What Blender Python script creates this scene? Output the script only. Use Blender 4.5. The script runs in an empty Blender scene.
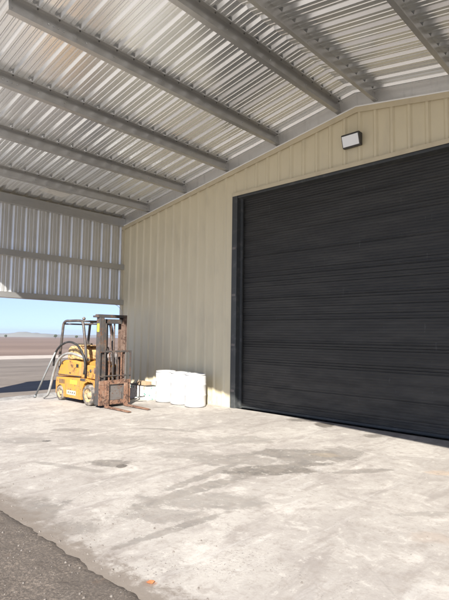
import bpy, bmesh, math, random
from mathutils import Vector, Matrix, noise
random.seed(7)
R = math.radians
sc = bpy.context.scene
col = sc.collection

# ------------------------------------------------------------ helpers
def tag(o, label=None, cat=None, group=None, kind=None):
    if label: o['label'] = label
    if cat: o['category'] = cat
    if group: o['group'] = group
    if kind: o['kind'] = kind
    return o

def empty(name, loc=(0, 0, 0), rz=0.0):
    o = bpy.data.objects.new(name, None)
    col.objects.link(o); o.location = loc; o.rotation_euler = (0, 0, rz)
    o.empty_display_size = .2
    return o

class MB:
    """collects shapes in world coordinates; build() links them as one object"""
    def __init__(s): s.v = []; s.f = []; s.sm = []
    def add(s, vs, fs, smooth=False):
        n = len(s.v); s.v += [tuple(v) for v in vs]
        for f in fs: s.f.append(tuple(i + n for i in f)); s.sm.append(smooth)
        return s
    def box(s, x0, x1, y0, y1, z0, z1):
        vs = [(x, y, z) for z in (z0, z1) for y in (y0, y1) for x in (x0, x1)]
        return s.add(vs, [(0, 2, 3, 1), (4, 5, 7, 6), (0, 1, 5, 4), (1, 3, 7, 5), (3, 2, 6, 7), (2, 0, 4, 6)])
    def prism(s, poly, axis, a, b, smooth=False):
        """poly: 2D points in the two remaining axes (in x,y,z order)"""
        def P(p, t):
            q = list(p); q.insert(axis, t); return q
        n = len(poly)
        vs = [P(p, a) for p in poly] + [P(p, b) for p in poly]
        fs = [tuple(range(n)), tuple(range(2 * n - 1, n - 1, -1))]
        s.add(vs, fs)
        k = len(s.v) - 2 * n
        for i in range(n):
            j = (i + 1) % n
            s.f.append((k + i, k + j, k + n + j, k + n + i)); s.sm.append(smooth)
        return s
    def tube(s, pts, r, seg=10, cap=True):
        pts = [Vector(p) for p in pts]; rs = r if isinstance(r, (list, tuple)) else [r] * len(pts)
        vs = []; fs = []; up = None
        for i, p in enumerate(pts):
            d = (pts[min(i + 1, len(pts) - 1)] - pts[max(i - 1, 0)]).normalized()
            if up is None:
                up = Vector((0, 0, 1)) if abs(d.z) < .9 else Vector((1, 0, 0))
            a = d.cross(up).normalized(); b = a.cross(d).normalized(); up = b
            for k in range(seg):
                t = 2 * math.pi * k / seg
                vs.append(p + a * math.cos(t) * rs[i] + b * math.sin(t) * rs[i])
        for i in range(len(pts) - 1):
            for k in range(seg):
                k2 = (k + 1) % seg
                fs.append((i * seg + k, i * seg + k2, (i + 1) * seg + k2, (i + 1) * seg + k))
        s.add(vs, fs, True)
        if cap:
            n = len(s.v) - len(vs)
            s.f.append(tuple(n + k for k in range(seg))); s.sm.append(False)
            m = n + (len(pts) - 1) * seg
            s.f.append(tuple(m + k for k in reversed(range(seg)))); s.sm.append(False)
        return s
    def lathe(s, prof, c, axis=2, seg=32):
        """prof: (r, h) list around an axis through c"""
        vs = []; fs = []
        for r, h in prof:
            for k in range(seg):
                t = 2 * math.pi * k / seg; q = [math.cos(t) * r, math.sin(t) * r]; q.insert(axis, h)
                vs.append((c[0] + q[0], c[1] + q[1], c[2] + q[2]))
        for i in range(len(prof) - 1):
            for k in range(seg):
                k2 = (k + 1) % seg
                fs.append((i * seg + k, i * seg + k2, (i + 1) * seg + k2, (i + 1) * seg + k))
        return s.add(vs, fs, True)
    def build(s, name, mat, parent=None, bevel=0.0, solid=0.0, smooth_angle=None):
        me = bpy.data.meshes.new(name); me.from_pydata(s.v, [], s.f); me.validate()
        if len(me.polygons) == len(s.sm): me.polygons.foreach_set('use_smooth', s.sm)
        bm = bmesh.new(); bm.from_mesh(me)
        if not solid: bmesh.ops.recalc_face_normals(bm, faces=bm.faces)
        bm.to_mesh(me); bm.free()
        o = bpy.data.objects.new(name, me); col.objects.link(o)
        if mat: me.materials.append(mat)
        if parent:
            o.parent = parent
            o.matrix_parent_inverse = Matrix.Identity(4)
            T = parent_world(parent).inverted()
            me.transform(T)
        if solid:
            m = o.modifiers.new('solid', 'SOLIDIFY'); m.thickness = solid; m.offset = 0
        if bevel:
            m = o.modifiers.new('bevel', 'BEVEL'); m.width = bevel; m.segments = 2; m.limit_method = 'ANGLE'; m.angle_limit = R(40)
            m.harden_normals = False
        return o

def parent_world(p):
    M = Matrix.Identity(4)
    while p:
        M = (Matrix.Translation(p.location) @ p.rotation_euler.to_matrix().to_4x4()) @ M
        p = p.parent
    return M

def bez(pts, n=8):
    """Catmull-Rom through pts"""
    P = [Vector(p) for p in pts]; P = [P[0] * 2 - P[1]] + P + [P[-1] * 2 - P[-2]]; out = []
    for i in range(1, len(P) - 2):
        for k in range(n):
            t = k / n
            out.append(.5 * ((2 * P[i]) + (P[i + 1] - P[i - 1]) * t + (2 * P[i - 1] - 5 * P[i] + 4 * P[i + 1] - P[i + 2]) * t * t
                             + (3 * P[i] - P[i - 1] - 3 * P[i + 1] + P[i + 2]) * t ** 3))
    out.append(P[-2]); return out

# ------------------------------------------------------------ materials
class NT:
    def __init__(s, name):
        s.m = bpy.data.materials.new(name); s.m.use_nodes = True; s.t = s.m.node_tree
        s.b = s.t.nodes['Principled BSDF']; s.pos = None
    def n(s, typ, **k):
        x = s.t.nodes.new(typ)
        for a, b in k.items():
            if a in x.inputs: s.put(x.inputs[a], b)
            else: setattr(x, a, b)
        return x
    def put(s, sock, v):
        if hasattr(v, 'is_output') or hasattr(v, 'links'): s.t.links.new(v, sock)
        else: sock.default_value = v
    def P(s):
        if s.pos is None: s.pos = s.n('ShaderNodeNewGeometry').outputs['Position']
        return s.pos
    def noise(s, scale, detail=6, rough=.55, vec=None, dist=0.0, out='Fac'):
        x = s.n('ShaderNodeTexNoise'); s.put(x.inputs['Vector'], vec if vec is not None else s.P())
        x.inputs['Scale'].default_value = scale; x.inputs['Detail'].default_value = detail
        x.inputs['Roughness'].default_value = rough; x.inputs['Distortion'].default_value = dist
        return x.outputs[out]
    def scaled(s, sx, sy, sz, rz=0.0, vec=None, loc=(0, 0, 0)):
        x = s.n('ShaderNodeMapping'); s.put(x.inputs['Vector'], vec if vec is not None else s.P())
        x.inputs['Scale'].default_value = (sx, sy, sz); x.inputs['Rotation'].default_value = (0, 0, rz)
        x.inputs['Location'].default_value = loc
        return x.outputs[0]
    def math(s, op, a, b=0.0, c=0.0, clamp=False):
        x = s.n('ShaderNodeMath', operation=op, use_clamp=clamp)
        s.put(x.inputs[0], a); s.put(x.inputs[1], b); s.put(x.inputs[2], c); return x.outputs[0]
    def rng(s, v, a, b, c=0.0, d=1.0, smooth=True):
        x = s.n('ShaderNodeMapRange', interpolation_type='SMOOTHSTEP' if smooth else 'LINEAR')
        for i, q in enumerate((v, a, b, c, d)): s.put(x.inputs[i], q)
        return x.outputs[0]
    def mix(s, f, a, b, mode='MIX'):
        x = s.n('ShaderNodeMix', data_type='RGBA', blend_type=mode)
        s.put(x.inputs[0], f)
        for i, q in ((6, a), (7, b)):
            if isinstance(q, tuple) and len(q) == 3: q = q + (1,)
            s.put(x.inputs[i], q)
        return x.outputs[2]
    def xyz(s):
        x = s.n('ShaderNodeSeparateXYZ'); s.put(x.inputs[0], s.P()); return x.outputs
    def set(s, color=None, rough=None, metal=None, spec=None):
        for k, v in (('Base Color', color), ('Roughness', rough), ('Metallic', metal), ('Specular IOR Level', spec)):
            if v is None: continue
            if isinstance(v, tuple) and len(v) == 3: v = v + (1,)
            s.put(s.b.inputs[k], v)
        return s
    def bump(s, h, strength=.3, dist=.01):
        x = s.n('ShaderNodeBump'); x.inputs['Strength'].default_value = strength; x.inputs['Distance'].default_value = dist
        s.put(x.inputs['Height'], h); s.put(s.b.inputs['Normal'], x.outputs[0]); return s

def painted(name, base, dirt, rust=None, rust_amt=.5, rough=.5, scale=6, metal=0.0, dirt_amt=.5):
    t = NT(name)
    n1 = t.noise(scale, 8, .62); n2 = t.noise(scale * 3.3, 8, .65, dist=.4)
    c = t.mix(t.rng(n1, .6 - dirt_amt * .25, .8 - dirt_amt * .2), base, dirt)
    c = t.mix(t.math('MULTIPLY', t.noise(scale * .6, 3), .25), c, tuple(x * .7 for x in base))
    r = rough
    if rust:
        k = t.rng(t.math('ADD', t.math('MULTIPLY', n2, .6), t.math('MULTIPLY', t.noise(scale * .8, 4), .4)), .66 - rust_amt * .3, .70 - rust_amt * .28)
        rc = t.mix(t.noise(scale * 6, 4), rust, tuple(x * .45 for x in rust))
        c = t.mix(k, c, rc)
        r = t.math('ADD', t.math('MULTIPLY', k, .9 - rough), rough)
    t.set(c, r, metal).bump(n2, .25, .004)
    return t.m

def galv(name, base=(.5, .5, .49), rough=.36, metal=.85, streak=None, flat=False):
    t = NT(name)
    v = t.n('ShaderNodeTexVoronoi'); t.put(v.inputs['Vector'], t.P()); v.inputs['Scale'].default_value = 60
    sp = t.math('MULTIPLY', v.outputs['Distance'], .3)
    n = t.noise(1.7, 6, .6)
    fac = t.math('ADD', t.math('MULTIPLY', sp, .5), t.math('MULTIPLY', n, .75))
    c = t.mix(fac, tuple(min(.95, x * 1.1) for x in base), tuple(x * .74 for x in base))
    if streak:
        c = t.mix(t.rng(t.noise(3.0, 6, .65, vec=t.scaled(*streak)), .52, .72), c, tuple(x * .8 for x in base))
    r = t.math('ADD', rough - .05, t.math('MULTIPLY', t.noise(3, 3, vec=t.scaled(1, 3, 1)), .1))
    if flat: c = t.mix(.65, c, base); t.set(c, rough, metal)
    else: t.set(c, r, metal).bump(t.noise(1.2, 1, .4), .05, .02)
    return t.m

M = {}
M['roof_sheet'] = galv('galvalume roof sheet', (.88, .90, .91), .25, .80, flat=True)
M['side_sheet'] = galv('galvalume wall sheet', (.72, .715, .70), .44, .70, streak=(3, 3, .5))
M['purlin'] = galv('galvanised purlin', (.53, .525, .515), .38, .74, streak=(2, .5, 4))
M['screw'] = painted('screw zinc', (.16, .16, .15), (.07, .07, .07), rough=.5, metal=.4)

t = NT('beige wall steel')
z = t.xyz()[2]
fingers = t.noise(2.5, 7, .6, vec=t.scaled(1, 1, .35))
c = t.mix(t.rng(fingers, .45, .8), (.66, .585, .41), (.57, .505, .36))
splash = t.math('MULTIPLY', t.rng(z, .55, 0.0), t.rng(t.noise(7, 7, .65), .35, .7))
c = t.mix(t.math('MULTIPLY', splash, .6), c, (.33, .26, .19))
t.set(c, t.math('ADD', .38, t.math('MULTIPLY', t.noise(3, 4), .18))).bump(t.noise(2.0, 3), .15, .02)
M['beige'] = t.m
t = NT('beige trim steel'); t.set(t.mix(t.rng(t.noise(4, 6), .4, .8), (.59, .515, .36), (.50, .43, .30)), .42); M['beige_trim'] = t.m
t = NT('rake lip glint'); t.set((.85, .85, .83), .35); M['lip_glint'] = t.m  # near-white colour stands in for the bright reflection along the rake lip

t = NT('charcoal door curtain')
rub = t.noise(3.0, 8, .65, vec=t.scaled(.35, 1, 2.2))
c = t.mix(t.rng(rub, .35, .75), (.026, .025, .023), (.046, .044, .040))
dust = t.math('MULTIPLY', t.rng(t.xyz()[2], 1.6, 0.0), t.rng(t.noise(4, 7, .6, vec=t.scaled(.5, 1, 1.5)), .3, .75))
c = t.mix(t.math('MULTIPLY', dust, .5), c, (.11, .10, .085))
v = t.scaled(1, 1, .12)
sc_ = t.rng(t.noise(26, 2, .5, vec=v), .72, .76)
c = t.mix(t.math('MULTIPLY', sc_, .12), c, (.25, .25, .25))
t.set(c, t.math('ADD', .38, t.math('MULTIPLY', rub, .2)), 0.0, .30); M['door'] = t.m
M['door_guide'] = painted('charcoal door guide', (.045, .048, .048), (.09, .09, .085), rough=.45, dirt_amt=.4)
M['seal'] = painted('rubber seal', (.02, .02, .02), (.05, .05, .045), rough=.8)

# forklift materials
M['yellow'] = painted('worn yellow paint', (.52, .235, .035), (.33, .185, .07), (.17, .085, .04), .36, .6, 5, dirt_amt=.75)
M['pale_yellow'] = painted('bleached yellow paint', (.58, .40, .18), (.36, .24, .12), (.17, .08, .04), .5, .6, 9, dirt_amt=.6)
M['rim'] = painted('dusty yellow rim', (.42, .29, .14), (.27, .23, .17), (.14, .08, .05), .4, .7, 14, dirt_amt=.8)
M['tyre'] = painted('dusty solid rubber', (.09, .08, .07), (.26, .22, .18), rough=.9, scale=9, dirt_amt=.8)
M['mast'] = painted('greasy dark mast steel', (.065, .06, .057), (.14, .105, .08), (.17, .085, .05), .45, .6, 8, metal=.2)
M['mast_rust'] = painted('rusty mast steel', (.15, .095, .07), (.21, .15, .115), (.09, .05, .035), .5, .8, 9)
M['rust'] = painted('orange rusted steel', (.20, .105, .065), (.26, .18, .13), (.09, .05, .035), .55, .85, 9)
M['worn_steel'] = painted('bare worn steel', (.17, .155, .145), (.15, .12, .10), (.20, .10, .06), .35, .5, 10, metal=.3)
M['guard'] = painted('dark brown guard paint', (.06, .05, .045), (.13, .11, .09), (.16, .09, .06), .35, .5, 8)
M['black'] = painted('black rubber', (.018, .018, .018), (.06, .055, .05), rough=.6)
M['grey_hose'] = painted('grey dusty hose', (.19, .19, .18), (.29, .27, .25), rough=.7, dirt_amt=.7)
M['pipe'] = painted('grey pole', (.22, .23, .23), (.32, .31, .29), rough=.45, metal=.3)
M['lime'] = painted('lime sticker', (.62, .60, .05), (.45, .42, .08), rough=.5)
M['plate'] = painted('cream data plate', (.62, .55, .38), (.25, .2, .14), rough=.5, scale=20)
M['chrome'] = galv('cylinder chrome', (.6, .6, .6), .2, 1.0)
M['white_plastic'] = painted('white drum plastic', (.53, .53, .52), (.38, .37, .35), rough=.42, scale=4, dirt_amt=.25)
M['white_lid'] = painted('white drum lid', (.44, .44, .43), (.36, .35, .34), rough=.5, dirt_amt=.3)
M['cardboard'] = painted('tan cardboard', (.42, .30, .19), (.34, .24, .15), rough=.85)
M['dark_lid'] = painted('dark lid', (.07, .065, .06), (.13, .12, .11), rough=.6)
M['lamp_housing'] = painted('bronze lamp housing', (.03, .027, .025), (.06, .055, .05), rough=.45)
t = NT('frosted lamp lens'); t.set((.82, .84, .86), .22, 0, .6); M['lens'] = t.m
M['panel'] = painted('pale grey board', (.62, .61, .58), (.52, .51, .49), rough=.6)

# printed carton
t = NT('printed white carton')
n1 = t.noise(24, 3, .5, vec=t.scaled(1, 1, 1.3)); n2 = t.noise(16, 2, .5, vec=t.scaled(1, 1, 1, loc=(3, 1, 5)))
c = t.mix(t.rng(n1, .60, .64), (.80, .78, .73), (.36, .33, .28))
c = t.mix(t.rng(n2, .62, .65), c, (.12, .30, .24))
t.set(c, .6); M['carton'] = t.m

# concrete slab with its own stains
STAINS = [(6.27,-4.46,.25,.14,.55),(6.48,-4.44,.06,.09,.8),(7.72,-3.41,.33,.17,.6),(7.69,-2.43,.6,.32,.5),(8.03,-1.83,.35,.23,.35),
 (7.12,-5.92,.36,.28,.45),(7.7,-5.89,.24,.16,.35),(6.53,-2.32,.46,.28,.3),(8.0,-4.6,.68,.2,.35),(8.02,-5.11,.35,.14,.3),
 (6.62,-3.53,.33,.21,.25),(6.78,-.28,.16,.19,.9),(6.18,-.19,.23,.16,.6),(7.84,-.51,.16,.12,.6),(4.11,-3.79,.23,.12,.4),(4.61,-4.44,.07,.06,.8),
 (5.49,-3.42,.9,.34,.2),(4.28,-4.69,.37,.2,.25),(7.29,-3.2,.77,.24,.35),(2.6,-1.6,.8,.35,.3)]
t = NT('stained concrete')
wob = t.math('SUBTRACT', t.noise(2.6, 9, .68), .5); wob2 = t.math('SUBTRACT', t.noise(9, 6, .7), .5)
w = t.math('ADD', t.math('MULTIPLY', wob, 2.6), t.math('MULTIPLY', wob2, 1.1))
big = t.noise(.55, 6, .6, dist=.6); mid = t.noise(2.1, 8, .66, dist=.8); fine = t.noise(38, 6, .7)
c = t.mix(t.rng(big, .36, .66), (.405, .375, .337), (.32, .293, .264))
c = t.mix(t.math('MULTIPLY', t.rng(mid, .50, .66), .55), c, (.26, .232, .21))
c = t.mix(t.math('MULTIPLY', t.rng(mid, .45, .33), .6), c, (.52, .485, .44))
# drag / tyre smears running to the left rear
sm = t.noise(1.6, 7, .62, vec=t.scaled(2.3, .5, 1, rz=R(-9)), dist=.5)
c = t.mix(t.math('MULTIPLY', t.rng(sm, .52, .68), .6), c, (.225, .198, .178))
sm2 = t.noise(2.8, 6, .6, vec=t.scaled(2.6, .35, 1, rz=R(12)), dist=.3)
c = t.mix(t.math('MULTIPLY', t.rng(sm2, .56, .70), .3), c, (.50, .48, .45))
tot = None; grit0 = t.noise(6, 10, .75, dist=.4)
STAINS += [(7.75,-4.3,.95,.10,.45,88),(7.45,-3.9,.8,.07,.4,97),(7.95,-2.9,.5,.10,.55,60),(7.9,-3.3,.55,.13,.65,48),(7.2,-2.9,.6,.10,.4,75),(6.1,-4.9,.5,.06,.3,20),(8.6,-2.6,.45,.07,.4,55),(5.2,-2.6,.5,.08,.35,30),(9.7,-3.4,.3,.05,.25,50),(8.35,-5.2,.5,.05,.4,85)]
for st in STAINS:
    x, y, rx, ry, k = st[:5]; ang = st[5] if len(st) > 5 else 43
    mp = t.n('ShaderNodeMapping', vector_type='TEXTURE'); t.put(mp.inputs['Vector'], t.P())
    mp.inputs['Location'].default_value = (x, y, 0); mp.inputs['Rotation'].default_value = (0, 0, R(ang)); mp.inputs['Scale'].default_value = (rx, ry, 5)
    ln = t.n('ShaderNodeVectorMath', operation='LENGTH'); t.put(ln.inputs[0], mp.outputs[0])
    m_ = t.math('MULTIPLY', t.rng(t.math('ADD', ln.outputs['Value'], w), 1.25, .85), k)
    tot = m_ if tot is None else t.math('MAXIMUM', tot, m_)
c = t.mix(t.math('MULTIPLY', tot, 1.25, clamp=True), c, t.mix(t.rng(grit0, .4, .62), (.165, .145, .122), (.085, .078, .070)))
for (x, y, rx, ry, k, cc) in ((8.88,-5.9,.045,.035,.7,(.40,.17,.08)), (9.33,-1.94,.17,.10,.3,(.50,.33,.19)), (9.91,-3.86,.18,.12,.25,(.34,.24,.17)), (7.9,-2.2,.2,.1,.2,(.45,.34,.2))):
    mp = t.n('ShaderNodeMapping', vector_type='TEXTURE'); t.put(mp.inputs['Vector'], t.P())
    mp.inputs['Location'].default_value = (x, y, 0); mp.inputs['Rotation'].default_value = (0, 0, R(43)); mp.inputs['Scale'].default_value = (rx, ry, 5)
    ln = t.n('ShaderNodeVectorMath', operation='LENGTH'); t.put(ln.inputs[0], mp.outputs[0])
    c = t.mix(t.math('MULTIPLY', t.rng(t.math('ADD', ln.outputs['Value'], w), 1.3, .6), k), c, cc)
spots = t.math('MULTIPLY', t.rng(t.noise(22, 3, .6), .66, .72), t.rng(t.noise(.9, 3), .42, .62))
c = t.mix(t.math('MULTIPLY', spots, .75), c, (.13, .11, .10))
# pitted aggregate showing along the front margin
pit = t.math('MULTIPLY', t.rng(t.noise(48, 4, .65), .58, .64), t.math('MULTIPLY', t.rng(t.xyz()[1], -4.3, -5.3), t.rng(t.noise(1.7, 4), .44, .60)))
c = t.mix(t.math('MULTIPLY', pit, .7), c, (.14, .12, .11))
grit = t.noise(8, 12, .78, dist=.3)
c = t.mix(t.math('MULTIPLY', t.rng(grit, .50, .62), .6), c, (.25, .218, .19))
c = t.mix(t.math('MULTIPLY', t.rng(grit, .45, .37), .5), c, (.51, .475, .425))
dustb = t.math('MULTIPLY', t.rng(t.math('ADD', t.xyz()[1], t.math('MULTIPLY', wob, 1.2)), -5.55, -6.0), t.rng(t.xyz()[0], 8.6, 7.4))
c = t.mix(t.math('MULTIPLY', dustb, .75), c, (.19, .165, .14))
spil = t.rng(t.math('ADD', t.xyz()[1], t.math('ADD', t.math('MULTIPLY', wob, .5), t.math('MULTIPLY', wob2, .7))), -5.80, -6.0)
c = t.mix(t.math('MULTIPLY', spil, .9), c, t.mix(grit, (.20, .165, .135), (.14, .118, .096)))
c = t.mix(t.math('MULTIPLY', t.rng(fine, .35, .75), .22), c, (.2, .175, .155))
cr = t.n('ShaderNodeTexVoronoi', feature='DISTANCE_TO_EDGE'); t.put(cr.inputs['Vector'], t.mix(.06, t.P(), t.noise(1.5, 5, .6, out='Color'), 'ADD')); cr.inputs['Scale'].default_value = .33
crack = t.math('MULTIPLY', t.rng(cr.outputs['Distance'], .0035, .0012), t.rng(t.noise(.8, 2), .5, .56))
c = t.mix(t.math('MULTIPLY', crack, .18), c, (.12, .11, .10))
t.set(c, t.math('SUBTRACT', .85, t.math('MULTIPLY', tot, .3)), 0, .35)
hh = t.math('ADD', t.math('MULTIPLY', fine, .35), t.math('ADD', mid, t.math('MULTIPLY', pit, -.6)))
t.bump(hh, .35, .012)
M['concrete'] = t.m

# ground: yard soil, pale track, ploughed field – split by where they lie
t = NT('yard soil and field')
X, Y, Z = t.xyz()
edge = t.math('MULTIPLY', t.math('SUBTRACT', t.noise(.25, 6, .6), .5), 1.0)
n = t.noise(1.4, 8, .62); nf = t.noise(30, 7, .7); cl = t.noise(7, 7, .65)
soil = t.mix(t.rng(n, .35, .7), (.215, .175, .142), (.135, .112, .092))
soil = t.mix(t.math('MULTIPLY', t.rng(cl, .55, .75), .5), soil, (.21, .18, .155))
soil = t.mix(t.rng(nf, .66, .74), soil, (.22, .20, .18))
soil = t.mix(t.rng(t.noise(55, 9, .8), .54, .38), (.095, .08, .068), soil)
soil = t.mix(t.math('MULTIPLY', t.rng(t.noise(5.5, 8, .7, dist=.5), .52, .66), .55), soil, (.085, .070, .058))
soil = t.mix(t.math('MULTIPLY', t.rng(t.noise(3.4, 5, .6), .60, .70), .4), soil, (.16, .10, .065))
yard = t.mix(t.rng(t.noise(.5, 8, .65, vec=t.scaled(1, .35, 1)), .35, .68), (.20, .168, .138), (.135, .112, .092))
yard = t.mix(t.math('MULTIPLY', t.rng(nf, .4, .8), .3), yard, (.13, .12, .11))
spill = t.mix(t.rng(cl, .35, .7), (.30, .285, .265), (.18, .17, .16))
track = t.mix(t.rng(n, .3, .7), (.44, .385, .33), (.36, .31, .26))
fu = t.noise(.5, 5, .6, vec=t.scaled(1, .03, 1)); cl2 = t.noise(.06, 6, .6, vec=t.scaled(1, .3, 1))
field = t.mix(t.rng(fu, .3, .7), (.19, .132, .10), (.125, .088, .068))
field = t.mix(t.math('MULTIPLY', t.rng(cl2, .4, .65), .5), field, (.25, .185, .145))
Xe = t.math('ADD', X, t.math('MULTIPLY', edge, 1.2))
c = t.mix(t.rng(X, -.7, -1.5), spill, yard)
c = t.mix(t.rng(Xe, -14, -19.5), c, yard)
c = t.mix(t.rng(Xe, -20.6, -21.0), c, track)
c = t.mix(t.rng(Xe, -26.0, -26.8), c, field)
front = t.math('MULTIPLY', t.rng(t.math('ADD', Y, t.math('MULTIPLY', edge, .3)), -5.5, -5.7), t.rng(X, -1.5, 1.5))
c = t.mix(front, c, soil)
bounce_gravel = t.mix(t.rng(n, .3, .7), (.47, .43, .38), (.38, .345, .30))  # unseen pale ground behind the camera, added to bounce light onto the roof
c = t.mix(t.rng(t.math('ADD', Y, t.math('MULTIPLY', edge, 1.5)), -8.6, -9.3), c, bounce_gravel)
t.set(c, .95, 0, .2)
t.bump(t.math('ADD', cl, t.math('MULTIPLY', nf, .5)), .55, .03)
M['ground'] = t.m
t = NT('pebbles'); ri = t.n('ShaderNodeObjectInfo')
t.set(t.mix(t.noise(14, 1, vec=t.P()), (.22, .195, .17), (.11, .093, .08)), .9); M['pebble'] = t.m
t = NT('distant hill'); t.set(t.mix(t.noise(.01, 5), (.20, .18, .15), (.13, .13, .10)), 1.0); M['hill'] = t.m
t = NT('foliage'); t.set(t.mix(t.noise(.6, 4), (.05, .07, .03), (.09, .10, .05)), .9); M['leaf'] = t.m
t = NT('bark'); t.set((.12, .09, .07), .9); M['bark'] = t.m

# ------------------------------------------------------------ dimensions (metres)
XR = 7.30            # ridge
XE = 2 * XR          # right eave
SL = .163
YF = -6.06           # front edge of slab and canopy
YB = 9.0             # back of the building
ZT = 4.63            # where the wall trim meets the canopy at the eave
ZR = 4.89            # underside of the roof sheet at the eave
def mir(x): return x if x <= XR else XE - x
def zt(x): return ZT + SL * mir(x)
def zr(x): return ZR + SL * mir(x)

# ------------------------------------------------------------ ground
def axis(lo, hi, a, b, step, grow=1.18):
    xs = []; x = a
    while x < b: xs.append(x); x += step
    s = step; x = b
    while x < hi: xs.append(x); s *= grow; x += s
    xs.append(hi); s = step; x = a; L = []
    while True:
        s *= grow; x -= s
        if x < lo: break
        L.append(x)
    return [lo] + L[::-1] + xs
def ground_z(x, y):
    r = math.hypot(x - 11.4, y + 7.9)
    z = -.10 - .009 * max(0.0, r - 20)
    n = noise.noise(Vector((x * 1.1, y * 1.1, 0))) ; n2 = noise.noise(Vector((x * 5, y * 5, 3))); n3 = noise.noise(Vector((x * 17, y * 17, 9)))
    if r < 60: z += n * .02
    k = min(1, max(0, (-5.865 + n * .006 + n2 * .008 + n3 * .016 - y) / .22)) * min(1, max(0, (x - .3) / 1.5))
    z = z * (1 - k) + k * (.014 + n * .005)
    if r < 25: z += n2 * .010 * (.35 + .65 * k) + n3 * .005 * k + k * .003 * noise.noise(Vector((x * 40, y * 40, 5)))
    if -2.2 < x < .05:     # low bank of spilled rubble against the slab
        q = math.exp(-((x + .55) / .35) ** 2)
        z += q * (.085 + .03 * n + .015 * n2)
    if -.35 < x < XE + .3 and y > -5.6: z = min(z, -.03) if x > -.02 else z
    return z
xs = axis(-3200, 3200, 3.0, 13.0, .045); ys = axis(-3200, 3200, -10.0, -5.5, .034)
xs = sorted(set([round(x, 4) for x in xs] + [round(-4 + .09 * i, 4) for i in range(78)]))
ys = sorted(set([round(y, 4) for y in ys] + [round(-5.4 + .15 * i, 4) for i in range(60)]))
vs = [(x, y, ground_z(x, y)) for y in ys for x in xs]; nx = len(xs)
fs = [(j * nx + i, j * nx + i + 1, (j + 1) * nx + i + 1, (j + 1) * nx + i) for j in range(len(ys) - 1) for i in range(nx - 1)]
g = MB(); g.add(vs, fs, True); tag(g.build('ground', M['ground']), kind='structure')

# slab
sl = MB(); sl.box(0, XE, YF - .05, -.002, -.14, 0)
so = sl.build('concrete_slab', M['concrete'], bevel=.012); tag(so, kind='structure')

# loose stones on the soil in front: nobody could count them
peb = MB()
for i in range(3200):
    x = random.uniform(5.5, 12.5); y = random.uniform(-9.6, -5.75) if i % 6 else random.uniform(-6.1, -5.2)
    if i % 6 == 0 and random.random() < .55: continue
    r = random.choice([.003, .003, .004, .005, .008]) * random.uniform(.7, 1.3)
    zc = (0 if y > YF else max(ground_z(x, y), -.02)) + r * .35
    a = random.uniform(0, 6.28); vs = []
    for k in range(6):
        t_ = a + k * math.pi / 3; q = random.uniform(.7, 1.2); vs.append((x + math.cos(t_) * r * q, y + math.sin(t_) * r * q, zc - r * .3))
    for k in range(5):
        t_ = a + k * 1.256; q = random.uniform(.45, .8); vs.append((x + math.cos(t_) * r * q, y + math.sin(t_) * r * q, zc + r * .55))
    bf = [(0, 1, 6), (1, 2, 7, 6), (2, 3, 8, 7), (3, 4, 8), (4, 5, 9, 8), (5, 0, 10, 9), (0, 6, 10), (6, 7, 8, 9, 10)]
    peb.add(vs, bf)
tag(peb.build('loose_stones', M['pebble']), kind='stuff')
# far low hills
hl = MB()
def hill(cx, cy, length, depth, h, ang, seed):
    N, Q = 40, 8; vs = []; ca, sa = math.cos(ang), math.sin(ang)
    for j in range(Q + 1):
        for i in range(N + 1):
            u = i / N * 2 - 1; v = j / Q * 2 - 1
            e = max(0, 1 - u * u) ** .8 * max(0, 1 - v * v)
            hh_ = h * e * (.8 + .35 * noise.noise(Vector((u * 4, v * 2, seed))))
            vs.append((cx + ca * u * length - sa * v * depth, cy + sa * u * length + ca * v * depth, hh_ - 15))
    hl.add(vs, [(j * (N + 1) + i, j * (N + 1) + i + 1, (j + 1) * (N + 1) + i + 1, (j + 1) * (N + 1) + i) for j in range(Q) for i in range(N)], True)
def far(px, d):
    a = math.atan2(.6810395, .7321215)            # right vector heading
    u = (px - 224.5) / 478.2
    v = Vector((-.682 + .7321 * u, .7315 + .681 * u, 0)).normalized()
    return 11.39 + v.x * d, -7.93 + v.y * d
cx, cy = far(30, 1500); hill(cx, cy, 95, 60, 19, R(43), 1)
cx, cy = far(5, 2000); hill(cx, cy, 420, 100, 12, R(43), 4)
cx, cy = far(110, 2300); hill(cx, cy, 300, 90, 8, R(43), 8)
tag(hl.build('hills', M['hill']), kind='structure')
# far trees
def tree(px, d, h, label):
    x, y = far(px, d); zb = -.10 - .009 * (d - 20)
    o = empty('tree', (x, y, zb)); tag(o, label, 'tree', 'small trees on the horizon')
    MB().tube([(x, y, zb - .3), (x + .1, y, zb + h * .3), (x - .1, y, zb + h * .6)], [h * .04, h * .03, h * .015], 7).build('trunk', M['bark'], o)
    cr_ = MB()
    for i in range(420):
        v = Vector((random.gauss(0, 1), random.gauss(0, 1), random.gauss(0, 1))).normalized() * random.uniform(.3, 1) ** .5
        lump = .8 + .4 * noise.noise(v * 1.6 + Vector((px, 0, 0)))
        c = Vector((x, y, zb + h * .62)) + Vector((v.x * h * .48, v.y * h * .48, v.z * h * .36)) * lump
        a = Vector((random.gauss(0, 1), random.gauss(0, 1), random.gauss(0, 1))).normalized() * h * .06; b = a.orthogonal() * 1.0
        cr_.add([c - a, c + b, c + a, c - b], [(0, 1, 2, 3)])
    cr_.build('crown', M['leaf'], o)
tree(56.5, 420, 3.6, 'tiny dark tree on the horizon just left of the forklift cage')
tree(77.5, 400, 3.0, 'tiny dark bush on the horizon seen through the forklift cage')
tree(7, 460, 3.0, 'tiny dark tree on the horizon at the far left of the field')

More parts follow.
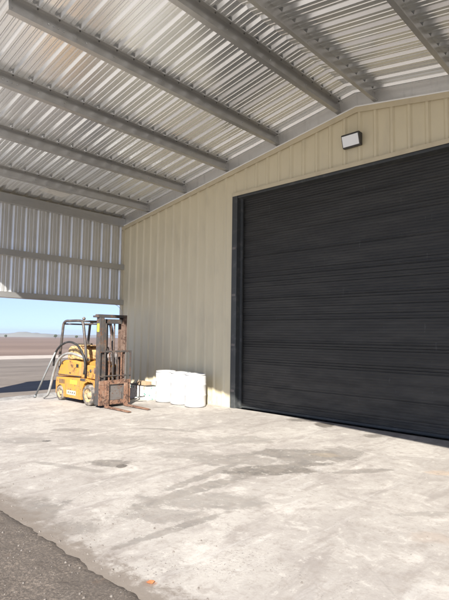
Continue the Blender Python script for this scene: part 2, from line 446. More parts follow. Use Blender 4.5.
# ------------------------------------------------------------ ribbed sheet
PER = .3048
def rib_profile(a, b, h, minor=.009, ph=0.0):
    """(t, height) points of a ribbed panel running from a to b"""
    pts = [(0, 0)]
    base = [(-.052, 0), (-.018, h), (.018, h), (.052, 0), (.084, 0), (.096, minor), (.110, minor), (.122, 0), (.183, 0), (.195, minor), (.209, minor), (.221, 0)]
    out = [(a, 0)]; k = math.floor((a - ph) / PER) - 1
    while ph + k * PER < b + PER:
        for dt, hh_ in base:
            t_ = ph + k * PER + dt
            if a + .001 < t_ < b - .001: out.append((t_, hh_))
        k += 1
    out.append((b, 0)); return out

def roof_sheets(name, y0, y1, side, parent, mat, ph):
    """side -1: left slope, +1: right slope; a separate sheet every three ribs would overlap the same way"""
    m = MB(); prof = rib_profile(y0, y1, .040, .0058, ph)
    L = 7.30 if side < 0 else 7.30
    vs = []; nst = 9
    for i in range(nst):
        d = -.06 + (XR + .06) * i / (nst - 1)
        x = d if side < 0 else XE - d
        for (t_, h) in prof:
            sag = .0
            vs.append((x, t_, ZR + SL * d + h + sag))
    n = len(prof); fs = []
    for i in range(nst - 1):
        for j in range(n - 1): fs.append((i * n + j, i * n + j + 1, (i + 1) * n + j + 1, (i + 1) * n + j))
    m.add(vs, fs)
    return m.build(name, mat, parent, solid=.0015)

# ------------------------------------------------------------ canopy
can = empty('canopy', (0, YF, 0))
tag(can, 'open galvanised steel canopy roof with ribbed sheets and a half-height side wall', 'canopy')
for s_ in (-1, 1): roof_sheets('roof_sheet', YF - .02, -.004, s_, can, M['roof_sheet'], -.15)
rc = MB(); rc.prism([(XR - .22, zr(XR) - SL * .22 + .040), (XR, zr(XR) + .046), (XR + .22, zr(XR) - SL * .22 + .040), (XR + .22, zr(XR) - SL * .22 + .044), (XR, zr(XR) + .050), (XR - .22, zr(XR) - SL * .22 + .044)], 1, YF - .02, -.004)
rc.build('ridge_cap', M['roof_sheet'], can)

def mesh_of(prof, mat, seg=8):
    m = MB().lathe(prof, (0, 0, 0), 2, seg); me = bpy.data.meshes.new('hardware'); me.from_pydata(m.v, [], m.f); me.materials.append(mat); return me
BOLT = mesh_of([(0, .008), (.009, .008), (.010, 0), (0, 0)], M['chrome']); SCREW = mesh_of([(0, -.022), (.006, -.022), (.006, -.010), (.013, -.009), (.013, -.004), (0, -.004)], M['screw'])
def single(name, me, parent, loc, ry):
    o = bpy.data.objects.new(name, me); col.objects.link(o); o.parent = parent
    o.location = parent_world(parent).inverted() @ Vector(loc); o.rotation_euler = (0, ry, 0); return o
def zee(x, up):
    """Z section purlin; web stands on x, lower flange towards the eave, upper flange uphill"""
    zb = ZT + SL * mir(x) + .06; H = ZR - ZT - .06 - .002; k = SL * (1 if x < XR else -1); s = up; T = .004
    W = .075; lip = .018
    m = MB(); y0, y1 = YF + .42, -.012
    q = lambda a, b: (x + a - k * b, zb + b + k * a)
    # flanges and web butt end to end
    m.prism([q(-T / 2, T), q(T / 2, T), q(T / 2, H - T), q(-T / 2, H - T)], 1, y0, y1)
    m.prism([q(s * T / 2, 0), q(s * T / 2, T), q(-s * W, T), q(-s * W, 0)], 1, y0, y1)
    m.prism([q(-s * (W - T), T), q(-s * W, T), q(-s * W, T + lip), q(-s * (W - T), T + lip)], 1, y0, y1)
    m.prism([q(-s * T / 2, H - T), q(-s * T / 2, H), q(s * W, H), q(s * W, H - T)], 1, y0, y1)
    m.prism([q(s * (W - T), H - T), q(s * W, H - T), q(s * W, H - T - lip), q(s * (W - T), H - T - lip)], 1, y0, y1)
    o = m.build('purlin', M['purlin'], can)
    # rows of lap and rod bolts in the web, clips to the sheet
    for yy in (-5.60, -5.12, -5.05, -4.98, -4.90, -4.70, -4.56, -4.1, -3.2, -2.2, -1.2, -.12):
        for hh_ in ((.05, .15) if yy in (-5.60, -.12) else (.075,)):
            c = q(T / 2 + .001, hh_)
            single('bolt', BOLT, o, (c[0], yy, c[1]), R(90) * 1)
    yy = -.15
    while yy > y0:
        c = q(s * .035, H); single('screw', SCREW, o, (c[0], yy + .055, c[1]), 0); yy -= PER
    return o
for x in (1.22, 2.67, 4.10, 5.53, 6.97): zee(x, 1)
for x in (XE - 6.97, XE - 5.53, XE - 4.10, XE - 2.67, XE - 1.22): zee(x, -1)

def cee(xa, xb, z0, z1, y0, y1, name, open_in=1):
    m = MB(); T = .004; d = 1 if xb > xa else -1
    m.box(min(xa, xa + d * T), max(xa, xa + d * T), y0, y1, z0, z1)
    lo, hi = sorted((xa + d * T, xb))
    m.box(lo, hi, y0, y1, z0, z0 + T); m.box(lo, hi, y0, y1, z1 - T, z1)
    m.box(min(xb, xb - d * T), max(xb, xb - d * T), y0, y1, z0 + T, z0 + .02); m.box(min(xb, xb - d * T), max(xb, xb - d * T), y0, y1, z1 - .02, z1 - T)
    return m.build(name, M['purlin'], can)
for sx in (-1, 1):
    X0 = 0 if sx < 0 else XE; d = -sx
    a, b = X0, X0 + d * .10
    cee(b, a, 4.63, 4.85, YF + .02, -.012, 'eave_beam')
    cee(X0 + d * .105, X0 + d * .003, 3.39, 3.53, YF + .02, .0 - .012, 'girt')
    cee(X0 + d * .105, X0 + d * .003, 2.40, 2.53, YF + .02, -.012, 'girt')
    # side wall sheet, ribs outward
    m = MB(); prof = rib_profile(YF, -.004, .036, .0045, -.12)
    vs = []
    for z_ in (2.42, 3.46, 4.82):
        for (t_, h) in prof: vs.append((X0 - d * (.004 + h), t_, z_))
    n = len(prof)
    m.add(vs, [(i * n + j, i * n + j + 1, (i + 1) * n + j + 1, (i + 1) * n + j) for i in range(2) for j in range(n - 1)])
    m.build('wall_sheet', M['side_sheet'], can, solid=.0015)
    # fascia that closes the rib ends at the eave, drip trim under the sheet
    m = MB(); m.box(min(X0 - d * .064, X0 - d * .060), max(X0 - d * .064, X0 - d * .060), YF, -.004, 4.74, 4.97); m.build('eave_trim', M['beige_trim'], can)
    m = MB(); m.box(min(X0 - d * .05, X0 + d * .10), max(X0 - d * .05, X0 + d * .10), YF, -.012, 2.388, 2.397); m.box(min(X0 - d * .050, X0 - d * .047), max(X0 - d * .050, X0 - d * .047), YF, -.012, 2.397, 2.46); m.build('drip_trim', M['purlin'], can)
# front rake trim
for s_ in (-1, 1):
    m = MB(); xa, xb = (-.06, XR) if s_ < 0 else (XE + .06, XR)
    za = ZR - SL * .06
    m.prism([(xa, za - .09), (xb, zr(XR) - .09), (xb, zr(XR) + .05), (xa, za + .05)], 1, YF - .030, YF - .024); m.build('rake_trim', M['beige_trim'], can)
# rake channel that carries the sheet along the wall
for s_ in (-1, 1):
    m = MB(); xa, xb = (.0, XR) if s_ < 0 else (XE, XR)
    m.prism([(xa, ZT + .012), (xb, zt(XR) + .012), (xb, zr(XR) - .003), (xa, ZR - .003)], 1, -.008, -.003)
    m.prism([(xa, ZR - .010), (xb, zr(XR) - .010), (xb, zr(XR) - .004), (xa, ZR - .004)], 1, -.085, -.0085)
    m.build('rake_channel', M['side_sheet'], can)
    m = MB(); m.prism([(xa, ZT - .004), (xb, zt(XR) - .004), (xb, zt(XR) + .018), (xa, ZT + .018)], 1, -.068, -.0605)
    m.build('rake_lip', M['lip_glint'], can)

# pale board fixed below the sheet by the lowest purlin
pb = MB(); c = [(.735, -2.895), (.93, -2.80), (.908, -2.15), (.63, -2.26)]
vs = [(x, y, 4.78 + SL * x) for x, y in c] + [(x, y, 4.80 + SL * x) for x, y in c]
pb.add(vs, [(3, 2, 1, 0), (4, 5, 6, 7), (0, 1, 5, 4), (1, 2, 6, 5), (2, 3, 7, 6), (3, 0, 4, 7)])
bo = pb.build('pale_panel', M['panel'], can); bo['label'] = 'small pale rectangular panel under the roof sheet'

# ------------------------------------------------------------ the building
bld = empty('steel_building', (0, 0, 0))
tag(bld, 'beige ribbed steel building with a wide charcoal roller door under the canopy', 'building')
DX0, DX1, DZ = 4.40, XE - 4.40, 4.70
TR = .10      # height of the trim at the roof line
def wall_panel(xa, xb, zlo, zhi):
    m = MB(); prof = rib_profile(xa, xb, .030, .0, 4.61 - 15 * PER)
    prof = [p for i, p in enumerate(prof)]
    vs = []
    for (t_, h) in prof: vs.append((t_, -.004 - h * 1.0, zlo))
    for (t_, h) in prof: vs.append((t_, -.004 - h * 1.0, zhi(t_)))
    n = len(prof)
    m.add(vs, [(j, j + 1, n + j + 1, n + j) for j in range(n - 1)])
    return m
top = lambda x: zt(x) - .02
wl = MB()
for a, b, lo in ((0.0, DX0 - .15, .012), (DX0 - .15, XR, DZ + .07), (XR, DX1 + .15, DZ + .07), (DX1 + .15, XE, .012)):
    q = wall_panel(a, b, lo, top); wl.add(q.v, q.f)
wl.build('front_wall', M['beige'], bld, solid=.0012)
# solid body behind the sheeting: side and back walls and a backing frame round the opening
m = MB(); m.prism([(0.0, 0.0), (DX0 - .15, 0), (DX0 - .15, zt(DX0 - .15)), (0, ZT)], 1, 0.0, .10)
m.prism([(DX1 + .15, 0.0), (XE, 0), (XE, ZT), (DX1 + .15, zt(DX1 + .15))], 1, 0.0, .10)
m.prism([(DX0 - .15, DZ + .07), (DX1 + .15, DZ + .07), (DX1 + .15, zt(DX1 + .15)), (XR, zt(XR)), (DX0 - .15, zt(DX0 - .15))], 1, 0.0, .10)
m.build('wall_frame', M['beige_trim'], bld)
m = MB(); m.box(0.0, .1, .1005, YB, 0, ZT + .2); m.box(XE - .1, XE, .1005, YB, 0, ZT + .2); m.build('side_wall', M['beige'], bld)
m = MB(); m.prism([(.1005, 0), (XE - .1005, 0), (XE - .1005, ZT + .2), (XR, zt(XR) + .2), (.1005, ZT + .2)], 1, YB - .1, YB); m.build('back_wall', M['beige'], bld)
for s_ in (-1, 1): roof_sheets('roof', 0.0, YB + .1, s_, bld, M['roof_sheet'], -.15)
# beige trim along the roof line, with a small ledge
for s_ in (-1, 1):
    m = MB(); xa, xb = (-.02, XR) if s_ < 0 else (XE + .02, XR)
    za = ZT
    m.prism([(xa, za - TR), (xb, zt(XR) - TR), (xb, zt(XR)), (xa, za)], 1, -.052, -.047)
    m.prism([(xa, za + .0005), (xb, zt(XR) + .0005), (xb, zt(XR) + .005), (xa, za + .005)], 1, -.060, -.009)
    m.build('roof_line_trim', M['beige_trim'], bld)
# corner trim left and right
for X0, d in ((0, 1), (XE, -1)):
    m = MB(); lo, hi = sorted((X0 - d * .02, X0 + d * .09)); m.box(lo, hi, -.044, -.038, .0, ZT - .105 if d > 0 else ZT - .105)
    m.build('corner_trim', M['beige_trim'], bld, bevel=.002)
# base angle
for a, b in ((.1, DX0 - .16), (DX1 + .16, XE - .1)):
    MB().box(a, b, -.040, -.002, .001, .010).build('base_trim', M['beige_trim'], bld)
# lintel trim and dark header
m = MB(); m.box(DX0 - .16, DX1 + .16, -.062, -.056, DZ + .005, DZ + .085); m.box(DX0 - .16, DX1 + .16, -.056, .10, DZ + .062, DZ + .068)
m.build('lintel_trim', M['beige_trim'], bld, bevel=.002)
MB().box(DX0 + .001, DX1 - .001, -.035, .16, DZ - .045, DZ + .061).build('door_header', M['door_guide'], bld, bevel=.004)
# roller door
dr = MB(); prof = []; z_ = .05; DY = .145
ribs = []; i = 0
while z_ < DZ - .06:
    p = .052; big = (i % 9 == 0)
    dep = .005 if not big else .010; u = random.uniform(-.0015, .0015)
    prof += [(z_, DY), (z_ + .010, DY), (z_ + .018, DY - dep + u), (z_ + .038, DY - dep + u), (z_ + .046, DY)]
    if i % 9 == 8 or i % 18 == 1 or random.random() < .08: prof += [(z_ + .0475, DY - .005), (z_ + .0495, DY + .004)]
    z_ += p; i += 1
prof.append((DZ - .02, DY))
nst = 40; vs = []
for k in range(nst + 1):
    x = DX0 + .02 + (DX1 - DX0 - .04) * k / nst
    for (zz, yy) in prof:
        wv = .010 * noise.noise(Vector((x * .5, zz * .9, 2))) + .0025 * noise.noise(Vector((x * 1.6, zz * 3, 7)))
        vs.append((x, yy + wv, zz))
n = len(prof)
dr.add(vs, [(k * n + j, k * n + j + 1, (k + 1) * n + j + 1, (k + 1) * n + j) for k in range(nst) for j in range(n - 1)])
door = dr.build('roller_door', M['door'], bld, solid=.0015)
m = MB().box(DX0 + .02, DX1 - .02, DY - .035, DY + .035, .012, .052); m.build('bottom_bar', M['door_guide'], door, bevel=.004)
MB().box(DX0 + .02, DX1 - .02, DY - .02, DY + .02, .0005, .0115).build('bottom_seal', M['seal'], door)
for X0, d in ((DX0, 1), (DX1, -1)):
    m = MB(); lo, hi = sorted((X0 - d * .15, X0)); m.box(lo, hi, -.052, .10, .0, DZ + .0615)
    o = m.build('jamb', M['door_guide'], bld, bevel=.006)
    m = MB(); lo, hi = sorted((X0 + d * .001, X0 + d * .065)); m.box(lo, hi, .06, .11, 0, DZ - .046); g_ = m.build('door_track', M['door_guide'], bld, bevel=.003)
    m = MB()
    for zz in (.35, 1.35, 2.45, 3.5): m.box(X0 - d * .075 - .05, X0 - d * .075 + .05, -.057, -.0525, zz, zz + .05)
    m.build('bracket', M['worn_steel'], o)
m = MB().box(DX0 - .1, DX1 + .1, .3, .34, 0, DZ + .2); m.build('inner_shadow_wall', M['black'], bld)
bpy.data.objects.remove(bpy.data.objects['inner_shadow_wall'])

# floodlight above the door
fx, fz = 7.25, 5.185
fl = empty('floodlight', (fx, -.03, fz)); tag(fl, 'bronze wall floodlight with a white lens above the roller door', 'floodlight')
h = MB(); h.prism([(-.035, fz - .115), (-.115, fz - .12), (-.185, fz + .10), (-.17, fz + .122), (-.035, fz + .122)], 0, fx - .19, fx + .17)
h.build('housing', M['lamp_housing'], fl, bevel=.012)
a = Vector((0, -.115, fz - .12)); b = Vector((0, -.185, fz + .10)); dd = (b - a).normalized(); nn = Vector((0, -dd.z, dd.y)); nn = nn if nn.y < 0 else -nn
A = a + dd * .020; B_ = b - dd * .018
vs = []
for off in (.0, .010):
    for P_ in (A, B_):
        for x in (fx - .170, fx + .150): vs.append((x, (P_ + nn * off).y, (P_ + nn * off).z))
m = MB(); m.add(vs, [(0, 1, 3, 2), (4, 6, 7, 5), (0, 4, 5, 1), (2, 3, 7, 6), (0, 2, 6, 4), (1, 5, 7, 3)]); m.build('lens', M['lens'], fl, bevel=.003)

# ------------------------------------------------------------ white drums
def drum(x, y, label, first=None):
    if first is None:
        o = empty('drum', (x, y, 0))
        r = .235
        prof = [(0.0, .004), (r - .03, .004), (r - .008, .012), (r, .035), (r, .07)]
        for zc in (.26, .49):
            prof += [(r, zc - .022), (r + .006, zc - .008), (r + .006, zc + .008), (r, zc + .022)]
        prof += [(r, .66), (r - .004, .685), (r - .016, .697)]
        MB().lathe(prof, (x, y, 0), 2, 40).build('barrel', M['white_plastic'], o)
        MB().lathe([(0, .708), (r - .035, .708), (r - .032, .722), (r - .008, .724), (r - .001, .716), (r - .001, .694), (r - .016, .690)], (x, y, 0), 2, 40).build('lid', M['white_lid'], o)
        MB().lathe([(0, .726), (.028, .726), (.03, .708)], (x + .12, y - .05, 0), 2, 16).build('bung', M['white_lid'], o)
        MB().lathe([(0, .722), (.018, .722), (.02, .708)], (x - .13, y + .04, 0), 2, 16).build('bung', M['white_lid'], o)
    else:
        o = first.copy(); col.objects.link(o); o.location = (x, y, 0)
        for ch in first.children:
            c_ = ch.copy(); col.objects.link(c_); c_.parent = o
    tag(o, label, 'drum', 'white drums along the beige wall')
    return o
d1 = drum(3.62, -.50, 'white plastic drum nearest the roller door, rightmost of three')
d2 = drum(3.10, -.47, 'white plastic drum in the middle of the row of three by the wall', d1); d2.rotation_euler.z = R(40)
d3 = drum(2.58, -.48, 'white plastic drum nearest the cartons, leftmost of three', d1); d3.rotation_euler.z = R(100)

# printed cartons and a tan box on them
for i, (x, lab) in enumerate(((1.46, 'white printed carton nearest the forklift, leftmost of three'), (1.76, 'white printed carton in the middle of the row under the tan box'), (2.06, 'white printed carton touching the first white drum'))):
    y = -.55
    o = empty('carton', (x, y, 0)); tag(o, lab, 'carton', 'white printed cartons along the wall')
    MB().box(x - .145, x + .145, y - .16, y + .16, .002, .325).build('box', M['carton'], o, bevel=.008)
    m = MB().box(x - .147, x + .147, y - .162, y + .162, .326, .336); m.build('lid', M['dark_lid'] if i != 1 else M['dark_lid'], o, bevel=.002)
    MB().box(x - .02, x + .02, y - .1635, y - .1625, .25, .325).build('tape', M['cardboard'], o)
o = MB().box(1.66, 2.0, -.64, -.44, .337, .42).build('cardboard_box', M['cardboard'], bevel=.006)
tag(o, 'small flat tan cardboard box lying on the white cartons', 'cardboard box')

# ------------------------------------------------------------ forklift
FX, FY = 1.45, -1.78
fk = empty('forklift', (FX, FY, 0))
tag(fk, 'small worn yellow forklift with rusty mast parked on the slab by the opening', 'forklift')
YN, YFR = -2.18, -1.38      # near and far flank
def B(mb, name, mat, parent=fk, bevel=.008): return mb.build(name, M[mat], parent, bevel=bevel)
# chassis with wheel arches (profile in x,z)
def arch(cx, r, z0, n=9, a0=180, a1=0):
    return [(cx + r * math.cos(R(a0 + (a1 - a0) * i / n)), z0 + r * math.sin(R(a0 + (a1 - a0) * i / n))) for i in range(n + 1)]
poly = [(.55, .14)] + [p for p in arch(.735, .165, .20, 8) if p[1] > .13 and .56 < p[0]] + [(.91, .10), (1.70, .10)] + [(1.72, .30), (1.80, .46), (1.95, .52), (2.12, .50), (2.22, .40), (2.22, .56), (1.74, .58), (1.74, .585), (.56, .535), (.53, .40)]
c_ = MB().prism(poly, 1, YN + .0, YFR); chassis = B(c_, 'chassis', 'yellow', bevel=.012)
# upper body / counterweight hood
poly = [(.56, .56), (1.60, .60), (1.60, .93), (1.30, .96), (.84, .95), (.72, .90), (.62, .72)]
hood = B(MB().prism(poly, 1, YN + .015, YFR - .015), 'hood', 'yellow', bevel=.03)
# cowl panel with recess
B(MB().prism([(1.62, .59), (1.74, .59), (1.74, .80), (1.70, .93), (1.62, .93)], 1, YN + .03, YFR - .03), 'cowl', 'yellow', bevel=.012)
B(MB().box(1.42, 1.52, YN + .009, YN + .0145, .80, .88), 'latch_recess', 'black', hood, .002)
B(MB().box(1.86, 2.22, YN + .02, YFR - .02, .585, .88), 'front_cowl', 'yellow', bevel=.02)
m = MB(); m.lathe([(0, -.012), (.035, -.012), (.035, .0)], (2.03, YN + .02, .76), 1, 18); B(m, 'fuel_cap', 'guard', bevel=0)
# engine cover and seat block above hood
B(MB().prism([(.80, .955), (1.46, .965), (1.44, 1.20), (1.36, 1.27), (.96, 1.28), (.84, 1.22)], 1, YN + .12, YFR - .10), 'engine_cover', 'pale_yellow', bevel=.035)
B(MB().box(1.16, 1.52, YN + .2, YFR - .2, 1.285, 1.31), 'seat', 'pale_yellow', bevel=.01)
B(MB().box(1.04, 1.14, YN + .2, YFR - .2, 1.285, 1.345), 'seat_back', 'guard', bevel=.02)
# labels on flank
B(MB().box(1.20, 1.50, YN - .005, YN - .001, .42, .51), 'sticker', 'lime', chassis, .001)
B(MB().box(1.06, 1.46, YN - .005, YN - .001, .17, .27), 'data_plate', 'plate', chassis, .001)
B(MB().box(.78, .82, YN + .009, YN + .0145, .84, .88), 'rear_lamp', 'black', hood, .002)
m = MB()
for q in range(4): m.box(1.12 + q * .09, 1.16 + q * .09, YN - .0065, YN - .0055, .20, .24)
B(m, 'plate_print', 'guard', chassis, 0)
m = MB()
for q in range(6): m.box(.70 + q * .045, .725 + q * .045, YN - .004, YN - .001, .40, .50)
B(m, 'vent_grille', 'guard', chassis, 0)
for x in (1.00, 1.60): B(MB().box(x, x + .006, YN - .002, YN + .010, .12, .50), 'panel_seam', 'guard', chassis, 0)
B(MB().box(.585, 1.60, YN + .004, YN + .0145, .60, .615), 'hood_seam', 'guard', hood, 0)
B(MB().box(1.12, 1.20, YN + .004, YN + .0145, .655, .675), 'hood_latch', 'guard', hood, .002)
m = MB()
for z_ in (.64, .68, .72): m.box(1.89, 1.97, YN + .014, YN + .0195, z_, z_ + .018)
B(m, 'vent_grille', 'guard', bevel=0)
B(MB().box(1.64, 1.86, YN - .01, YN + .12, .52, .575), 'foot_step', 'guard', bevel=.004)
# wheels
def wheel(cx, cz, r, y0, y1, outer):
    cy = (y0 + y1) / 2; w = (y1 - y0) / 2
    ty = MB().lathe([(r * .66, -w), (r * .93, -w), (r, -w + .022), (r, w - .022), (r * .93, w), (r * .66, w), (r * .66, -w)], (cx, cy, cz), 1, 36)
    t_ = ty.build('wheel', M['tyre'], fk)
    s = -1 if outer < 0 else 1
    rm = MB().lathe([(r * .655, -w * .98 * 1), (r * .655, w * .98)], (cx, cy, cz), 1, 36)
    rm.lathe([(r * .65, s * w * .80), (r * .52, s * w * .72), (r * .48, s * w * .35), (r * .30, s * w * .35), (r * .26, s * w * .9), (r * .12, s * w * .98), (0, s * w * .98)], (cx, cy, cz), 1, 28)
    rm.build('rim', M['rim'], t_)
    nb = MB()
    for k in range(5):
        a = k * 2 * math.pi / 5 + .3
        nb.lathe([(0, s * (w * .35 + .02)), (.012, s * (w * .35 + .02)), (.012, s * w * .35)], (cx + math.cos(a) * r * .39, cy, cz + math.sin(a) * r * .39), 1, 6)
    nb.build('wheel_nuts', M['guard'], t_)
wheel(1.99, .232, .230, YN - .015, YN + .17, -1)
wheel(1.99, .232, .230, YFR - .17, YFR + .015, 1)
wheel(.735, .172, .170, YN + .0, YN + .14, -1)
wheel(.735, .172, .170, YFR - .14, YFR - .0, 1)
MB().tube([(1.99, YN + .1, .232), (1.99, YFR - .1, .232)], .05, 12).build('axle', M['guard'], fk)
# dark belly
B(MB().box(.93, 2.1, YN + .2, YFR - .2, .06, .099), 'belly_pan', 'guard', bevel=.005)
# overhead guard: two hoops and cross bars
for y in (YN + .04, YFR - .04):
    pts = bez([(.60, y, 1.00), (.63, y, 1.20), (.70, y, 1.65)], 3)[:-1] + bez([(.70, y, 1.65), (.73, y, 1.80), (.84, y, 1.865), (1.0, y, 1.87)], 5)[:-1] + bez([(1.0, y, 1.87), (1.44, y, 1.87), (1.58, y, 1.84), (1.64, y, 1.72)], 5)[:-1] + bez([(1.64, y, 1.72), (1.74, y, 1.3), (1.80, y, .90)], 3)
    MB().tube(pts, .031, 12).build('guard_frame', M['guard'], fk)
for (x, z_) in ((.74, 1.80), (1.0, 1.872), (1.22, 1.874), (1.46, 1.868), (1.60, 1.80)):
    MB().tube([(x, YN + .04, z_), (x, YFR - .04, z_)], .018, 8).build('guard_bar', M['guard'], fk)
for y in (YN + .04, YFR - .04):     # rear legs brace to the body
    MB().tube([(.60, y, 1.02), (.60, y, .80), (.66, y, .70)], .03, 10).build('guard_leg', M['guard'], fk)
    MB().tube([(1.80, y, .92), (1.79, y, .70), (1.79, y, .56)], .028, 10).build('guard_leg', M['guard'], fk)
# work light
m = MB().lathe([(0, -.03), (.03, -.03), (.04, 0), (.03, .02), (0, .028)], (1.64, YN + .04, 1.915), 0, 16); B(m, 'work_light', 'worn_steel', bevel=0)
# steering wheel, column, levers
sw = [(2.0 + .10 * math.cos(a) * .45, -1.82 + .12 * math.sin(a), 1.18 + .12 * math.cos(a)) for a in [i * math.pi / 10 for i in range(21)]]
ps = MB().tube(sw, .012, 8, False); ps.tube([(2.0, -1.94, 1.18), (2.0, -1.70, 1.18)], .008, 6); B(ps, 'steering_wheel', 'black', bevel=0)
B(MB().tube([(2.0, -1.82, 1.18), (2.08, -1.82, .88)], .025, 10), 'steering_column', 'guard', bevel=0)
m = MB()
for k in range(3): m.tube([(2.12, -1.66 + k * .05, .88), (2.06, -1.66 + k * .05, 1.12)], .008, 6)
B(m, 'levers', 'guard', bevel=0)
# mast : outer and inner channels each side
def chan(x0, x1, ya, yb, z0, z1, mat, open_dir):
    T = .018; m = MB(); m.box(x0, x1, ya if open_dir > 0 else yb - T, ya + T if open_dir > 0 else yb, z0, z1)
    lo, hi = (ya + T, yb) if open_dir > 0 else (ya, yb - T)
    m.box(x0, x0 + T, lo, hi, z0, z1); m.box(x1 - T, x1, lo, hi, z0, z1); return m
mx = 2.29
for (ya, yb, od, mat) in ((-2.215, -2.115, 1, 'mast'), (-1.63, -1.53, -1, 'mast_rust')):
    B(chan(mx, mx + .15, ya, yb, .06, 1.93, mat, od), 'outer_rail', mat, bevel=.003)
    y2 = (ya + .045, yb + .055) if od > 0 else (ya - .055, yb - .045)
    B(chan(mx + .035, mx + .17, y2[0], y2[1], .09, 1.90, mat, od), 'inner_rail', mat, bevel=.003)
B(MB().box(mx - .012, mx + .11, -2.25, -1.50, 1.93, 2.00), 'mast_head', 'mast', bevel=.006)
B(MB().box(mx + .112, mx + .17, -2.10, -1.66, 1.80, 1.90), 'mast_crossbar', 'mast', bevel=.006)
B(MB().box(mx - .02, mx - .001, -2.24, -1.54, .72, .84), 'mast_crossbar', 'mast_rust', bevel=.006)
B(MB().box(mx - .02, mx - .001, -2.24, -1.54, .10, .24), 'mast_crossbar', 'mast', bevel=.006)
B(MB().box(mx - .12, mx - .013, -2.24, -2.18, 1.935, 1.975), 'mast_arm', 'mast', bevel=.004)
B(MB().box(mx + .03, mx + .11, -2.222, -2.2165, 1.62, 1.80), 'sticker', 'lime', bevel=.001)
for y in (-1.98, -1.80):
    m = MB().tube([(mx + .06, y, .12), (mx + .06, y, 1.05)], .033, 14); B(m, 'lift_cylinder', 'guard', bevel=0)
    m = MB().tube([(mx + .06, y, 1.05), (mx + .06, y, 1.90)], .018, 12); B(m, 'piston_rod', 'worn_steel', bevel=0)
for y in (-1.93, -1.85):
    m = MB()
    for k in range(46): m.box(mx + .12, mx + .135, y - .012, y + .012, .66 + k * .025, .66 + k * .025 + .018)
    B(m, 'lift_chain', 'mast_rust', bevel=0)
m = MB().tube(bez([(mx + .10, -2.03, .6), (mx + .12, -2.02, 1.2), (mx + .08, -2.00, 1.75), (mx + .02, -1.9, 1.86), (mx - .02, -1.78, 1.6), (mx, -1.76, .9)], 8), .012, 8); B(m, 'hydraulic_hose', 'black', bevel=0)
# tilt cylinders
for y in (YN + .12, YFR - .12): B(MB().tube([(1.85, y, .62), (2.25, y, .80)], .03, 10), 'tilt_cylinder', 'guard', bevel=0)
# carriage
cxr = 2.475
cg = MB()
cg.box(cxr, cxr + .035, -2.24, -1.44, .49, .58); cg.box(cxr, cxr + .035, -2.24, -1.44, .06, .15)
cg.box(cxr, cxr + .03, -2.24, -2.11, .1505, .4895); cg.box(cxr, cxr + .03, -1.57, -1.44, .1505, .4895)
car = B(cg, 'carriage', 'rust', bevel=.006)
B(MB().box(cxr - .02, cxr - .001, -2.10, -1.58, .08, .50), 'carriage_plate', 'worn_steel', car, .004)
B(MB().box(cxr + .001, cxr + .018, -2.05, -1.66, .151, .33), 'carriage_plate', 'worn_steel', car, .01)
m = MB()
for y in (-2.16, -2.06, -1.96, -1.74, -1.64, -1.50): m.box(cxr + .036, cxr + .042, y - .006, y + .006, .565, .575)
B(m, 'carriage_notches', 'guard', car, 0)
# load backrest
br = MB()
for y in (-2.24, -1.45): br.box(cxr + .002, cxr + .030, y - .018, y + .018, .581, 1.22)
br.box(cxr + .004, cxr + .028, -2.221, -1.469, 1.18, 1.218); br.box(cxr + .031, cxr + .040, -2.25, -1.44, .665, .690)
rest = B(br, 'load_backrest', 'mast', bevel=.003)
for y, mt in ((-2.11, 'guard'), (-2.00, 'rust'), (-1.91, 'guard'), (-1.80, 'guard'), (-1.69, 'rust'), (-1.58, 'worn_steel')):
    B(MB().box(cxr + .006, cxr + .026, y - .016, y + .016, .581, 1.179), 'backrest_bar', mt, rest, .003)
# forks
for y in (-2.07, -1.58):
    m = MB().prism([(cxr + .037, .58), (cxr + .037, .012), (3.36, .012), (3.38, .020), (3.30, .030), (cxr + .085, .046), (cxr + .072, .58)], 1, y - .045, y + .045)
    B(m, 'fork', 'rust', bevel=.003)
B(MB().box(2.17, 2.268, -2.2, -1.56, .16, .30), 'mast_mount', 'guard', bevel=.01)

# hoses and pole over the forklift
o = MB().tube(bez([(1.72, -2.02, .97), (1.62, -2.20, 1.07), (1.30, -2.25, 1.12), (1.0, -2.26, 1.07), (.78, -2.28, .92), (.62, -2.29, .64), (.53, -2.31, .32), (.46, -2.33, .13), (.32, -2.36, .035)], 8), .030, 12).build('hose', M['grey_hose'])
tag(o, 'thick grey hose draped over the flank of the yellow forklift down to the slab', 'hose')
o = MB().tube(bez([(.50, -2.24, .80), (.60, -2.26, 1.08), (.86, -2.27, 1.28), (1.25, -2.27, 1.38), (1.62, -2.26, 1.30), (1.86, -2.25, 1.08), (1.92, -2.24, .86), (1.88, -2.24, .68)], 8), .024, 10).build('hose', M['black'])
tag(o, 'thin black rubber hose looped high over the forklift hood', 'hose')
o = MB().tube([(.68, -2.30, 1.12), (.35, -2.36, .60), (.02, -2.42, .06)], .021, 10)
o.tube([(.024, -2.419, .066), (-.014, -2.425, .01)], .032, 10)
o = o.build('pole', M['pipe']); tag(o, 'grey metal pole leaning from the ground against the forklift rear', 'pole')
# two short pipes on the slab beside the forks
for i, (yy, lab) in enumerate(((-1.22, 'short pale metal pipe lying on the slab right of the mast, nearer the camera'), (-1.12, 'short pale metal pipe lying on the slab right of the mast, nearer the wall'))):
    o = MB().tube([(2.02, yy, .05), (2.36, yy + .20, .14)], .018, 10).build('pipe', M['chrome']); tag(o, lab, 'pipe', 'short pipes beside the forks')
# hanging cable in the corner
o = MB().tube(bez([(-.02, -.30, 2.40), (.10, -.20, 2.36), (.18, -.09, 2.18), (.20, -.06, 1.9)], 8), .006, 8).build('cable', M['white_plastic'])
tag(o, 'thin white cable hanging from the girt in the wall corner', 'cable')
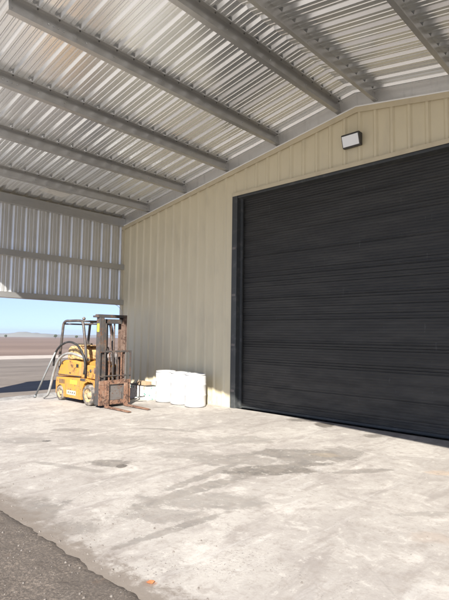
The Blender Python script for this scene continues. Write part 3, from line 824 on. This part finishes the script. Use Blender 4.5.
# leaf / debris
o = MB(); o.add([(8.86, -5.915, .004), (8.885, -5.92, .010), (8.905, -5.90, .005), (8.90, -5.875, .012), (8.875, -5.87, .006), (8.868, -5.89, .012)], [(0, 1, 5), (1, 2, 5), (2, 3, 5), (3, 4, 5), (4, 0, 5)])
t = NT('orange leaf'); t.set((.42, .15, .06), .7)
o = o.build('leaf', t.m, solid=.0015); tag(o, 'small orange leaf lying near the front edge of the slab', 'leaf')

# ------------------------------------------------------------ light
A_, B_ = .93, 1.12
sd = Vector((A_, -B_, 1)).normalized()          # towards the sun
el = math.asin(sd.z)
sun = bpy.data.lights.new('sun', 'SUN'); sun.energy = 4.6; sun.angle = R(.53); sun.color = (1, .96, .89)
so_ = bpy.data.objects.new('sun', sun); col.objects.link(so_); so_.rotation_euler = (-sd).to_track_quat('-Z', 'Y').to_euler(); so_.location = (20, -20, 20)
w = bpy.data.worlds.new('World'); sc.world = w; w.use_nodes = True
nt = w.node_tree; bg = nt.nodes['Background']
sky = nt.nodes.new('ShaderNodeTexSky'); sky.sky_type = 'NISHITA'; sky.sun_disc = False
sky.sun_elevation = el; sky.sun_rotation = math.atan2(sd.x, sd.y)
sky.air_density = 1.0; sky.dust_density = .0; sky.ozone_density = 2.6; sky.altitude = 0
tc = nt.nodes.new('ShaderNodeTexCoord'); mp_ = nt.nodes.new('ShaderNodeVectorMath'); mp_.operation = 'MULTIPLY_ADD'
mp_.inputs[1].default_value = (1, 1, .8); mp_.inputs[2].default_value = (0, 0, .17)      # the clear air of a dry day: no white band at the horizon
nm = nt.nodes.new('ShaderNodeVectorMath'); nm.operation = 'NORMALIZE'
nt.links.new(tc.outputs['Generated'], mp_.inputs[0]); nt.links.new(mp_.outputs[0], nm.inputs[0]); nt.links.new(nm.outputs[0], sky.inputs[0])
hs = nt.nodes.new('ShaderNodeHueSaturation'); hs.inputs['Hue'].default_value = .513; hs.inputs['Saturation'].default_value = .88; nt.links.new(sky.outputs[0], hs.inputs['Color'])
nt.links.new(hs.outputs[0], bg.inputs[0]); bg.inputs[1].default_value = .075

# air: far things fade a little
hz = MB().box(-3300, 3300, -3300, 3300, -31, 14.0)
hm = bpy.data.materials.new('haze'); hm.use_nodes = True; hn = hm.node_tree; hn.nodes.remove(hn.nodes['Principled BSDF'])
pv = hn.nodes.new('ShaderNodeVolumePrincipled'); pv.inputs['Color'].default_value = (.80, .88, 1, 1); pv.inputs['Density'].default_value = .00028; pv.inputs['Anisotropy'].default_value = .2
hn.links.new(pv.outputs[0], hn.nodes['Material Output'].inputs['Volume'])
tag(hz.build('haze', hm), kind='stuff')

# ------------------------------------------------------------ camera
cam = bpy.data.cameras.new('camera'); co = bpy.data.objects.new('camera', cam); col.objects.link(co)
Rv = Vector((0.73212146, 0.68103953, 0.01353966)); Uv = Vector((0.03905819, -0.06181543, 0.99732307)); Fv = Vector((-0.68005339, 0.72963279, 0.07185657))
mw = Matrix((Rv, Uv, -Fv)).transposed().to_4x4(); mw.translation = Vector((11.39183938, -7.92801344, 1.6))
co.matrix_world = mw
cam.sensor_fit = 'VERTICAL'; cam.sensor_height = 36; cam.lens = 478.213 / 600 * 36; cam.clip_start = .05; cam.clip_end = 8000
sc.camera = co
sc.view_settings.view_transform = 'Standard'; sc.view_settings.look = 'None'; sc.view_settings.gamma = 1
sc.view_settings.exposure = 1.42
sc.render.engine = 'CYCLES'
sc.cycles.max_bounces = 8; sc.cycles.diffuse_bounces = 5; sc.cycles.glossy_bounces = 5
